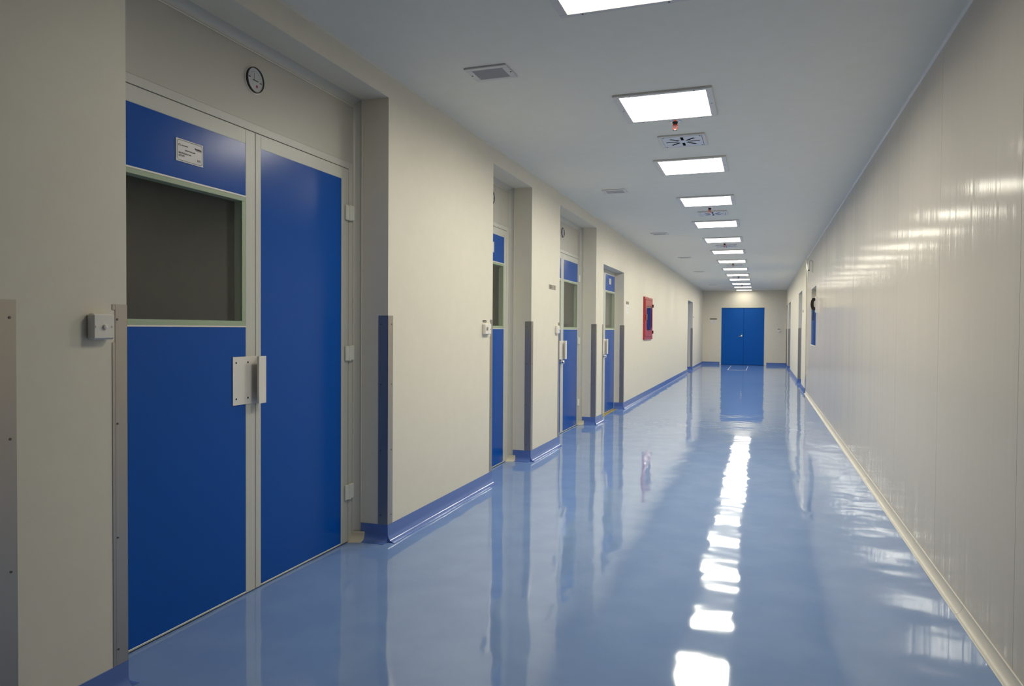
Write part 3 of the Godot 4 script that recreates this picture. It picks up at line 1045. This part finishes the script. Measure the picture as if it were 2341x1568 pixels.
# L-shaped steel guard on a corner; sx: wall faces +x (left) or -x (right); sz: recess opens towards this z side
func guard(x: float, z: float, sx: float, sz: float, label: String, notch := []) -> void:
	var t := thing("corner_guard", Vector3(x, BASE, z), label, "corner guard", "steel corner guards")
	var th := 0.0018
	var w := 0.06
	var top := 1.357
	var st := begin()
	# wall face runs away from the recess (-sz), reveal face runs into the recess (-sx)
	if notch.is_empty():
		bx(st, Vector3(x, BASE, z + sz * th), Vector3(x + sx * th, top, z - sz * w), 0.0006)
	else:
		var zc: float = z - sz * (w - 0.012)
		bx(st, Vector3(x, BASE, z + sz * th), Vector3(x + sx * th, top, zc), 0.0006)
		bx(st, Vector3(x, BASE, zc), Vector3(x + sx * th, notch[0], z - sz * w), 0.0006)
		bx(st, Vector3(x, notch[1], zc), Vector3(x + sx * th, top, z - sz * w), 0.0006)
	bx(st, Vector3(x + sx * th, BASE, z), Vector3(x - sx * 0.063, top, z + sz * th), 0.0006)
	put(st, "angle", M.steel, t)
	for y in [1.305, 0.945, 0.55, 0.16]:
		screw(Vector3(x + sx * th, y, z - sz * 0.04), Vector3(sx, 0, 0), 0.0045, M.screw, t)
		screw(Vector3(x - sx * 0.045, y, z + sz * th), Vector3(0, 0, sz), 0.0045, M.screw, t)


func guards() -> void:
	guard(XL, REC[0][1], 1.0, 1.0, "steel corner guard cut by the left edge of the picture")
	guard(XL, REC[1][0], 1.0, -1.0, "steel corner guard notched round the nearest light switch", [1.226, 1.337])
	guard(XL, REC[1][1], 1.0, 1.0, "steel corner guard just right of the large foreground double door")
	guard(XL, REC[2][0], 1.0, -1.0, "steel corner guard behind the wide two-part wall switch", [1.22, 1.335])
	guard(XL, REC[2][1], 1.0, 1.0, "steel corner guard just right of the single windowed door")
	guard(XL, REC[3][0], 1.0, -1.0, "steel corner guard beside the third wall switch, edge on")
	guard(XL, REC[3][1], 1.0, 1.0, "steel corner guard right of the third recess with the hinged door")
	guard(XL, REC[4][0], 1.0, -1.0, "thin-looking steel corner guard left of the striped floor tape")
	guard(XL, REC[4][1], 1.0, 1.0, "steel corner guard right of the striped floor tape")
	guard(XL, REC[5][0], 1.0, -1.0, "far steel guard on the camera side of the last left recess")
	guard(XL, REC[5][1], 1.0, 1.0, "far steel guard on the end-wall side of the last left recess")
	guard(XF, RECR[0][1], -1.0, 1.0, "far steel guard of the right-wall recess nearest the telephone")
	guard(XF, RECR[1][1], -1.0, 1.0, "far steel guard of the middle recess in the right wall")
	guard(XF, RECR[2][1], -1.0, 1.0, "far steel guard in the right corner by the end wall")


func ceiling_fittings() -> void:
	# return air grilles
	var at := Vector3(VENT_X, CEIL, VENT_Z[0])
	var gw := ["nearest of the row, large slats visible", "second of the row from the camera", "third of the row from the camera", "fourth of the row from the camera", "fifth of the row from the camera", "last of the row by the end wall"]
	var t := thing("air_grille", at, "white slatted ceiling air grille, " + gw[0], "air vent", "slatted ceiling grilles on the left side")
	var ox := 0.128
	var oz := 0.108
	var ix := 0.093
	var iz := 0.074
	var st := begin()
	for s: float in [-1.0, 1.0]:
		bx(st, at + Vector3(-ox, -0.01, s * iz), at + Vector3(ox, 0.0, s * oz), 0.002)
		bx(st, at + Vector3(s * ix, -0.01, -iz), at + Vector3(s * ox, 0.0, iz), 0.002)
	put(st, "frame", M.fitting, t)
	duct(at, ix, iz, 0.35, t)
	for k in 8:
		var z := lerpf(-iz + 0.009, iz - 0.009, k / 7.0)
		var ss := begin()
		var pr := PackedVector2Array([Vector2(-0.0055, -0.0085), Vector2(-0.0045, -0.0093), Vector2(0.0055, -0.0026), Vector2(0.0045, -0.0018), Vector2(-0.0055, -0.0085)])
		sweep(ss, pr, at + Vector3(-ix, 0, z), at + Vector3(ix, 0, z), Vector3(0, 0, 1), Vector3.UP, false, false)
		put(ss, "slat", M.louvre, t)
	for s: float in [-1.0, 1.0]:
		screw(at + Vector3(s * 0.119 + 0.003, -0.01, 0.0), Vector3.DOWN, 0.0055, M.darkscrew, t)
	for i in range(1, VENT_Z.size()):
		dup(t, Vector3(VENT_X, CEIL, VENT_Z[i]), "white slatted ceiling air grille, " + gw[i])

	# square swirl diffusers
	at = Vector3(DIFF_X, CEIL, DIFF_Z[0])
	var dw := ["nearest, with all eight slots clear", "second from the camera", "third from the camera", "fourth from the camera", "fifth from the camera, a thin sliver"]
	t = thing("swirl_diffuser", at, "square ceiling air diffuser with radial slots, " + dw[0], "air diffuser", "square swirl diffusers between the lights")
	st = begin()
	var o := 0.178
	var p := 0.15
	for s: float in [-1.0, 1.0]:
		bx(st, at + Vector3(-o, -0.012, s * (p + 0.002)), at + Vector3(o, 0.0, s * o), 0.002)
		bx(st, at + Vector3(s * (p + 0.002), -0.012, -p - 0.002), at + Vector3(s * o, 0.0, p + 0.002), 0.002)
	put(st, "frame", M.fitting, t)
	duct(at, p - 0.001, p - 0.001, 0.3, t)
	st = begin()
	var r0 := 0.04
	var r1 := 0.13
	var hw := 0.011
	for k in 8:
		var a := k * PI / 4
		var ax := Vector2(cos(a), sin(a))
		var sd := Vector2(-ax.y, ax.x)
		var edge := p / maxf(absf(ax.x), absf(ax.y))
		for s: float in [-1.0, 1.0]:
			var bi := Vector2(cos(a + s * PI / 8), sin(a + s * PI / 8))
			var be: float = p / maxf(absf(bi.x), absf(bi.y))
			var poly := PackedVector2Array([Vector2.ZERO, ax * r0, ax * r0 + sd * hw * s, ax * r1 + sd * hw * s, ax * r1, ax * edge, bi * be])
			var idx := Geometry2D.triangulate_polygon(poly)
			for q in range(0, idx.size(), 3):
				var f := []
				for j in 3:
					var v := poly[idx[q + j]]
					f.append(at + Vector3(v.x, -0.012, v.y))
				face(st, f, Vector3.DOWN)
			# slot sides
			var e0 := ax * r0 + sd * hw * s
			var e1 := ax * r1 + sd * hw * s
			var n2 := -sd * s
			face(st, [at + Vector3(e0.x, -0.012, e0.y), at + Vector3(e1.x, -0.012, e1.y), at + Vector3(e1.x, -0.0105, e1.y), at + Vector3(e0.x, -0.0105, e0.y)], Vector3(n2.x, 0, n2.y))
	put(st, "slotted_plate", M.diff, t)
	for q in [[-1, -1], [1, -1], [1, 1], [-1, 1]]:
		screw(at + Vector3(q[0] * 0.138, -0.012, q[1] * 0.138), Vector3.DOWN, 0.006, M.darkscrew, t)
	for i in range(1, DIFF_Z.size()):
		dup(t, Vector3(DIFF_X, CEIL, DIFF_Z[i]), "square ceiling air diffuser with radial slots, " + dw[i])

	# sprinklers
	at = Vector3(-0.602, CEIL, -5.262)
	var sw := ["nearest, between the first whole light and diffuser", "second from the camera, before the second diffuser", "third from the camera, before the third diffuser", "fourth from the camera", "fifth from the camera", "last one, near the end wall"]
	t = thing("sprinkler", at, "red ceiling sprinkler head, " + sw[0], "sprinkler", "red ceiling sprinklers")
	var D := Vector3.DOWN
	st = begin()
	lathe(st, PackedVector2Array([Vector2(0.044, 0), Vector2(0.043, 0.003), Vector2(0.034, 0.006), Vector2(0.03, 0.0065), Vector2(0.024, 0.002), Vector2(0.02, 0.002)]), at, D, 32)
	put(st, "escutcheon", M.chrome, t)
	st = begin()
	lathe(st, PackedVector2Array([Vector2(0.02, 0.0), Vector2(0.02, 0.012), Vector2(0.013, 0.016), Vector2(0.013, 0.022), Vector2(0, 0.022)]), at, D, 16)
	put(st, "collar", M.darkscrew, t)
	st = begin()
	for s: float in [-1.0, 1.0]:
		tube(st, [at + Vector3(s * 0.011, -0.018, 0), at + Vector3(s * 0.0155, -0.03, 0), at + Vector3(s * 0.0135, -0.048, 0), at + Vector3(s * 0.003, -0.06, 0)], 0.0035, 8)
	lathe(st, PackedVector2Array([Vector2(0.012, 0.018), Vector2(0.012, 0.026), Vector2(0.006, 0.028)]), at, D, 12)
	put(st, "yoke", M.redbrass, t)
	st = begin()
	lathe(st, PackedVector2Array([Vector2(0, 0.026), Vector2(0.0035, 0.026), Vector2(0.0035, 0.056), Vector2(0, 0.056)]), at, D, 8)
	put(st, "bulb", M.bulb, t)
	st = begin()
	lathe(st, PackedVector2Array([Vector2(0.005, 0.058), Vector2(0.016, 0.062), Vector2(0.016, 0.0635), Vector2(0, 0.066)]), at, D, 16)
	put(st, "deflector", M.screw, t)
	var sz := [-9.065, -12.845, -16.72, -20.75, -24.53]
	for i in sz.size():
		dup(t, Vector3(-0.612, CEIL, sz[i]), "red ceiling sprinkler head, " + sw[i + 1])


func small_things() -> void:
	# switches on the left wall
	wall_switch(-1.763, 0.085, "white single rocker switch on the wall nearest the camera", 1)
	wall_switch(-5.3, 0.13, "wide white two-part switch beside the second recess", 2)
	wall_switch(-7.432, 0.086, "white switch seen edge on, left of the third recess", 1)
	var t := thing("switch_label", Vector3(XL, 1.342, -5.35), "small black label above the wide two-part switch", "label")
	block("plate", Vector3(XL, 1.334, -5.31), Vector3(XL + 0.0015, 1.351, -5.39), M.black, t)
	var st := begin()
	for k in 5:
		bx(st, Vector3(XL + 0.001, 1.34, -5.322 - k * 0.012), Vector3(XL + 0.002, 1.345, -5.33 - k * 0.012))
	put(st, "lettering", M.sign, t)
	# name plates and notices, left wall
	nameplate(XL, -7.185, -7.439, 1.704, 1.752, "grey engraved nameplate on the pier before the third recess")
	nameplate(XL, -11.7, -11.95, 1.704, 1.752, "grey nameplate above a paper notice right of the fourth recess")
	nameplate(XL, -23.97, -24.2, 1.69, 1.735, "tiny grey nameplate by the last recess of the left wall")
	notice(Vector3(XL, 1.622, -11.835), Vector3(1, 0, 0), 0.19, 0.14, "white paper notice right of the fourth left recess")
	# right wall plates
	var n := thing("nameplate", Vector3(XF, 1.715, -16.88), "dark nameplate on the far right wall beside the telephone", "nameplate", "engraved nameplates")
	block("plate", Vector3(XF, 1.688, -16.75), Vector3(XF - 0.003, 1.742, -17.0), M.engraved, n)
	notice(Vector3(XF, 1.618, -16.87), Vector3(-1, 0, 0), 0.2, 0.145, "white paper notice on the far right wall")
	# end wall
	n = thing("nameplate", Vector3(-1.71, 1.72, ZE), "dark nameplate on the end wall left of the blue doors", "nameplate", "engraved nameplates")
	block("plate", Vector3(-1.836, 1.695, ZE), Vector3(-1.584, 1.744, ZE + 0.003), M.engraved, n)
	notice(Vector3(-1.716, 1.617, ZE), Vector3(0, 0, 1), 0.175, 0.11, "white paper notice on the end wall under the nameplate")
	t = thing("light_switch", Vector3(0.629, 1.274, ZE), "white switch on the end wall right of the blue doors", "light switch", "white wall switches")
	block("plate", Vector3(0.58, 1.228, ZE), Vector3(0.68, 1.322, ZE + 0.028), M.white, t, 0.006)
	block("rocker", Vector3(0.605, 1.25, ZE + 0.028), Vector3(0.655, 1.3, ZE + 0.033), M.sign, t, 0.002)
	t = thing("switch_label", Vector3(0.617, 1.341, ZE), "dark label above the switch on the end wall", "label")
	block("plate", Vector3(0.577, 1.331, ZE), Vector3(0.658, 1.352, ZE + 0.002), M.black, t)

	# fire cabinet
	var z0 := -13.5
	var z1 := -14.55
	var y0 := 1.1
	var y1 := 1.912
	t = thing("fire_cabinet", Vector3(XL, y0, (z0 + z1) / 2), "red fire hose cabinet with glass front on the left wall", "fire cabinet")
	var px := XL + 0.028
	st = begin()
	bx(st, Vector3(XL, y0, z0), Vector3(px, y0 + 0.05, z1), 0.003)
	bx(st, Vector3(XL, y1 - 0.05, z0), Vector3(px, y1, z1), 0.003)
	bx(st, Vector3(XL, y0 + 0.05, z0), Vector3(px, y1 - 0.05, z0 - 0.06), 0.003)
	bx(st, Vector3(XL, y0 + 0.05, z1 + 0.05), Vector3(px, y1 - 0.05, z1), 0.003)
	put(st, "frame", M.red, t)
	# door with rounded window
	var wz0 := z0 - 0.24
	var wz1 := z1 + 0.19
	var wy0 := y0 + 0.18
	var wy1 := y1 - 0.175
	var dxp := XL + 0.034
	st = begin()
	bx(st, Vector3(XL + 0.004, y0 + 0.054, z0 - 0.064), Vector3(dxp, wy0, z1 + 0.054), 0.003)
	bx(st, Vector3(XL + 0.004, wy1, z0 - 0.064), Vector3(dxp, y1 - 0.054, z1 + 0.054), 0.003)
	bx(st, Vector3(XL + 0.004, wy0, z0 - 0.064), Vector3(dxp, wy1, wz0), 0.0)
	bx(st, Vector3(XL + 0.004, wy0, wz1), Vector3(dxp, wy1, z1 + 0.054), 0.0)
	for q in [[wz0, -1.0, wy0, 1.0], [wz0, -1.0, wy1, -1.0], [wz1, 1.0, wy0, 1.0], [wz1, 1.0, wy1, -1.0]]:
		var pr := PackedVector2Array([Vector2(0, 0)])
		for k in 7:
			var a := PI / 2 * k / 6.0
			pr.append(Vector2(0.05 - 0.05 * sin(a), 0.05 - 0.05 * cos(a)))
		sweep(st, pr, Vector3(XL + 0.004, q[2], q[0]), Vector3(dxp, q[2], q[0]), Vector3(0, 0, q[1]), Vector3(0, q[3], 0), false, true)
	put(st, "door", M.red, t)
	st = begin()
	for e in [[wy0 - 0.006, wy0 + 0.004], [wy1 - 0.004, wy1 + 0.006]]:
		bx(st, Vector3(dxp, e[0], wz0 - 0.05), Vector3(dxp + 0.004, e[1], wz1 + 0.05))
	for e in [wz0 + 0.005, wz1 + 0.005]:
		bx(st, Vector3(dxp, wy0 + 0.05, e), Vector3(dxp + 0.004, wy1 - 0.05, e - 0.01))
	put(st, "gasket", M.black, t)
	block("pane", Vector3(XL + 0.028, wy0, wz0), Vector3(XL + 0.032, wy1, wz1), M.glass_clear, t)
	st = begin()
	bx(st, Vector3(XL - 0.22, 1.155, -13.555), Vector3(XL - 0.215, 1.855, -14.495))
	bx(st, Vector3(XL - 0.22, 1.155, -13.555), Vector3(XL + 0.004, 1.16, -14.495))
	bx(st, Vector3(XL - 0.22, 1.85, -13.555), Vector3(XL + 0.004, 1.855, -14.495))
	bx(st, Vector3(XL - 0.22, 1.155, -13.555), Vector3(XL + 0.004, 1.855, -13.56))
	bx(st, Vector3(XL - 0.22, 1.155, -14.49), Vector3(XL + 0.004, 1.855, -14.495))
	put(st, "box", M.red, t)
	for y in [y0 + 0.14, y1 - 0.15]:
		st = begin()
		lathe(st, PackedVector2Array([Vector2(0, -0.03), Vector2(0.012, -0.03), Vector2(0.012, 0.03), Vector2(0, 0.03)]), Vector3(dxp + 0.006, y, z1 + 0.03), Vector3.UP, 12)
		put(st, "hinge", M.black, t)
	st = begin()
	lathe(st, PackedVector2Array([Vector2(0.016, 0), Vector2(0.016, 0.006), Vector2(0.01, 0.009), Vector2(0, 0.009)]), Vector3(px, y1 - 0.026, (z0 + z1) / 2 - 0.05), Vector3(1, 0, 0), 16)
	put(st, "badge", M.chrome, t)
	st = begin()
	bx(st, Vector3(dxp, 1.47, wz0 + 0.1), Vector3(dxp + 0.02, 1.58, wz0 + 0.07), 0.004)
	put(st, "latch", M.chrome, t)

	telephone()

	# bracket high on the right wall
	var b := thing("wall_bracket", Vector3(XR, 2.36, -14.25), "slim grey loop bracket high on the right wall above the telephone", "bracket")
	st = begin()
	var loop := []
	for k in 9:
		var a := PI * k / 8.0
		loop.append(Vector3(XR - 0.035 + 0.028 * cos(a), 2.545 + 0.028 * sin(a), -14.2))
	loop.push_front(Vector3(XR - 0.007, 2.36, -14.2))
	loop.push_back(Vector3(XR - 0.063, 2.4, -14.2))
	tube(st, loop, 0.006, 8)
	put(st, "loop", M.louvre, b)
	st = begin()
	bx(st, Vector3(XR, 2.35, -14.17), Vector3(XR - 0.007, 2.56, -14.23), 0.002)
	put(st, "back_plate", M.louvre, b)
	st = begin()
	bx(st, Vector3(XR - 0.055, 2.385, -14.185), Vector3(XR - 0.082, 2.405, -14.215), 0.004)
	put(st, "clamp", M.darkscrew, b)

	# outline taped on the floor before the end door
	t = thing("floor_marking", Vector3(-0.95, 0, -26.5), "thin white taped outline on the floor before the end door", "floor marking")
	st = begin()
	for e in [[Vector3(-1.02, 0.0026, -24.4), Vector3(-0.44, 0.0026, -24.4)], [Vector3(-1.02, 0.0026, -24.4), Vector3(-1.02, 0.0026, -27.3)], [Vector3(-0.44, 0.0026, -24.4), Vector3(-0.44, 0.0026, -27.3)]]:
		var u: Vector3 = e[0]
		var v: Vector3 = e[1]
		var g := Vector3(0.008, 0, 0.02) * (Vector3(1, 0, 0) if absf(v.x - u.x) < 0.01 else Vector3(0, 0, 1))
		bx(st, u - g - Vector3(0, 0.002, 0), v + g)
	put(st, "tape_line", M.sign, t)


func wall_switch(z: float, w: float, label: String, gangs: int) -> void:
	var y0 := 1.237
	var y1 := 1.323
	var t := thing("light_switch", Vector3(XL, 1.28, z - w / 2), label, "light switch", "white wall switches")
	var fx := XL + 0.03
	var st := begin()
	if gangs == 1:
		bx(st, Vector3(XL, y0, z), Vector3(fx, y1, z - w), 0.006)
		put(st, "plate", M.white, t)
		st = begin()
		lathe(st, PackedVector2Array([Vector2(0.0085, -0.001), Vector2(0.0085, 0.003), Vector2(0.007, 0.006), Vector2(0, 0.0075)]), Vector3(fx, 1.279, z - w * 0.52), Vector3(1, 0, 0), 20)
		put(st, "rocker", M.white, t)
		for s in [-0.36, 0.36]:
			screw(Vector3(fx, 1.28, z - w * (0.5 + s)), Vector3(1, 0, 0), 0.0042, M.white, t)
	else:
		bx(st, Vector3(XL, y0, z), Vector3(fx, y1, z - w * 0.5), 0.006)
		bx(st, Vector3(XL, y0, z - w * 0.505), Vector3(fx, y1, z - w), 0.006)
		put(st, "plate", M.white, t)
		st = begin()
		lathe(st, PackedVector2Array([Vector2(0.016, -0.001), Vector2(0.016, 0.003), Vector2(0.011, 0.005), Vector2(0.009, 0.004), Vector2(0, 0.004)]), Vector3(fx, 1.284, z - w * 0.26), Vector3(1, 0, 0), 24)
		put(st, "key_dial", M.steel, t)
		screw(Vector3(fx, 1.277, z - w * 0.84), Vector3(1, 0, 0), 0.005, M.screw, t)


func nameplate(x: float, z0: float, z1: float, y0: float, y1: float, label: String) -> void:
	var t := thing("nameplate", Vector3(x, y0, (z0 + z1) / 2), label, "nameplate", "engraved nameplates")
	block("plate", Vector3(x, y0, z0), Vector3(x + 0.003, y1, z1), M.nameplate, t, 0.0008)
	var st := begin()
	var w := z0 - z1
	for k in 3:
		bx(st, Vector3(x + 0.003, y1 - 0.014 - k * 0.012, z0 - w * 0.08), Vector3(x + 0.0035, y1 - 0.009 - k * 0.012, z0 - w * (0.5 if k == 1 else 0.36)))
	bx(st, Vector3(x + 0.003, y0 + 0.004, z0 - w * 0.74), Vector3(x + 0.0035, y1 - 0.004, z0 - w * 0.76))
	put(st, "lettering", M.ink, t)


func notice(c: Vector3, n: Vector3, w: float, h: float, label: String) -> void:
	var t := thing("paper_notice", c, label, "notice", "paper notices under nameplates")
	var r := n.cross(Vector3.UP).normalized()
	var up := Vector3.UP
	block("sheet", c - r * w / 2 - up * h / 2, c + r * w / 2 + up * h / 2 + n * 0.001, M.paper, t)
	var st := begin()
	for k in 3:
		var y := h * (0.25 - 0.22 * k)
		bx(st, c - r * w * 0.35 + up * (y - 0.004), c + r * w * (0.05 + 0.14 * k) + up * (y + 0.004) + n * 0.0016)
	put(st, "print", M.louvre, t)


func telephone() -> void:
	var z := -12.97
	var t := thing("telephone", Vector3(XR, 1.6, z), "black wall telephone handset on a cream base, right wall", "telephone")
	var st := begin()
	# cream cradle, slightly wedge shaped
	var pr := PackedVector2Array([Vector2(0, 1.585), Vector2(-0.022, 1.585), Vector2(-0.034, 1.61), Vector2(-0.024, 1.72), Vector2(-0.034, 1.83), Vector2(-0.022, 1.862), Vector2(0, 1.862)])
	sweep(st, pr, Vector3(XR, 0, z + 0.05), Vector3(XR, 0, z - 0.05), Vector3(1, 0, 0), Vector3.UP, false, true, -1.0)
	put(st, "cradle", M.white, t)
	# handset: bowed grip with two cups
	st = begin()
	var hp := PackedVector2Array([Vector2(-0.034, 1.632), Vector2(-0.07, 1.628), Vector2(-0.088, 1.648), Vector2(-0.101, 1.69), Vector2(-0.105, 1.735), Vector2(-0.101, 1.78), Vector2(-0.088, 1.818), Vector2(-0.07, 1.838), Vector2(-0.034, 1.833), Vector2(-0.034, 1.79), Vector2(-0.052, 1.78), Vector2(-0.057, 1.735), Vector2(-0.052, 1.69), Vector2(-0.034, 1.678), Vector2(-0.034, 1.632)])
	sweep(st, hp, Vector3(XR, 0, z + 0.026), Vector3(XR, 0, z - 0.026), Vector3(1, 0, 0), Vector3.UP, true, true, -1.0)
	put(st, "handset", M.black, t)
	# coiled cord: hangs down and loops back
	st = begin()
	var pts := []
	for k in 29:
		var s := k / 28.0
		var a := s * TAU
		var px := XR - 0.065 - 0.018 * sin(a) * smoothstep(0.0, 0.6, s)
		var py := 1.632 - 0.17 * sin(s * PI)
		var pz := z + 0.02 * sin(a)
		pts.append(Vector3(px, py, pz))
	tube(st, pts, 0.0055, 8)
	put(st, "cord", M.black, t)
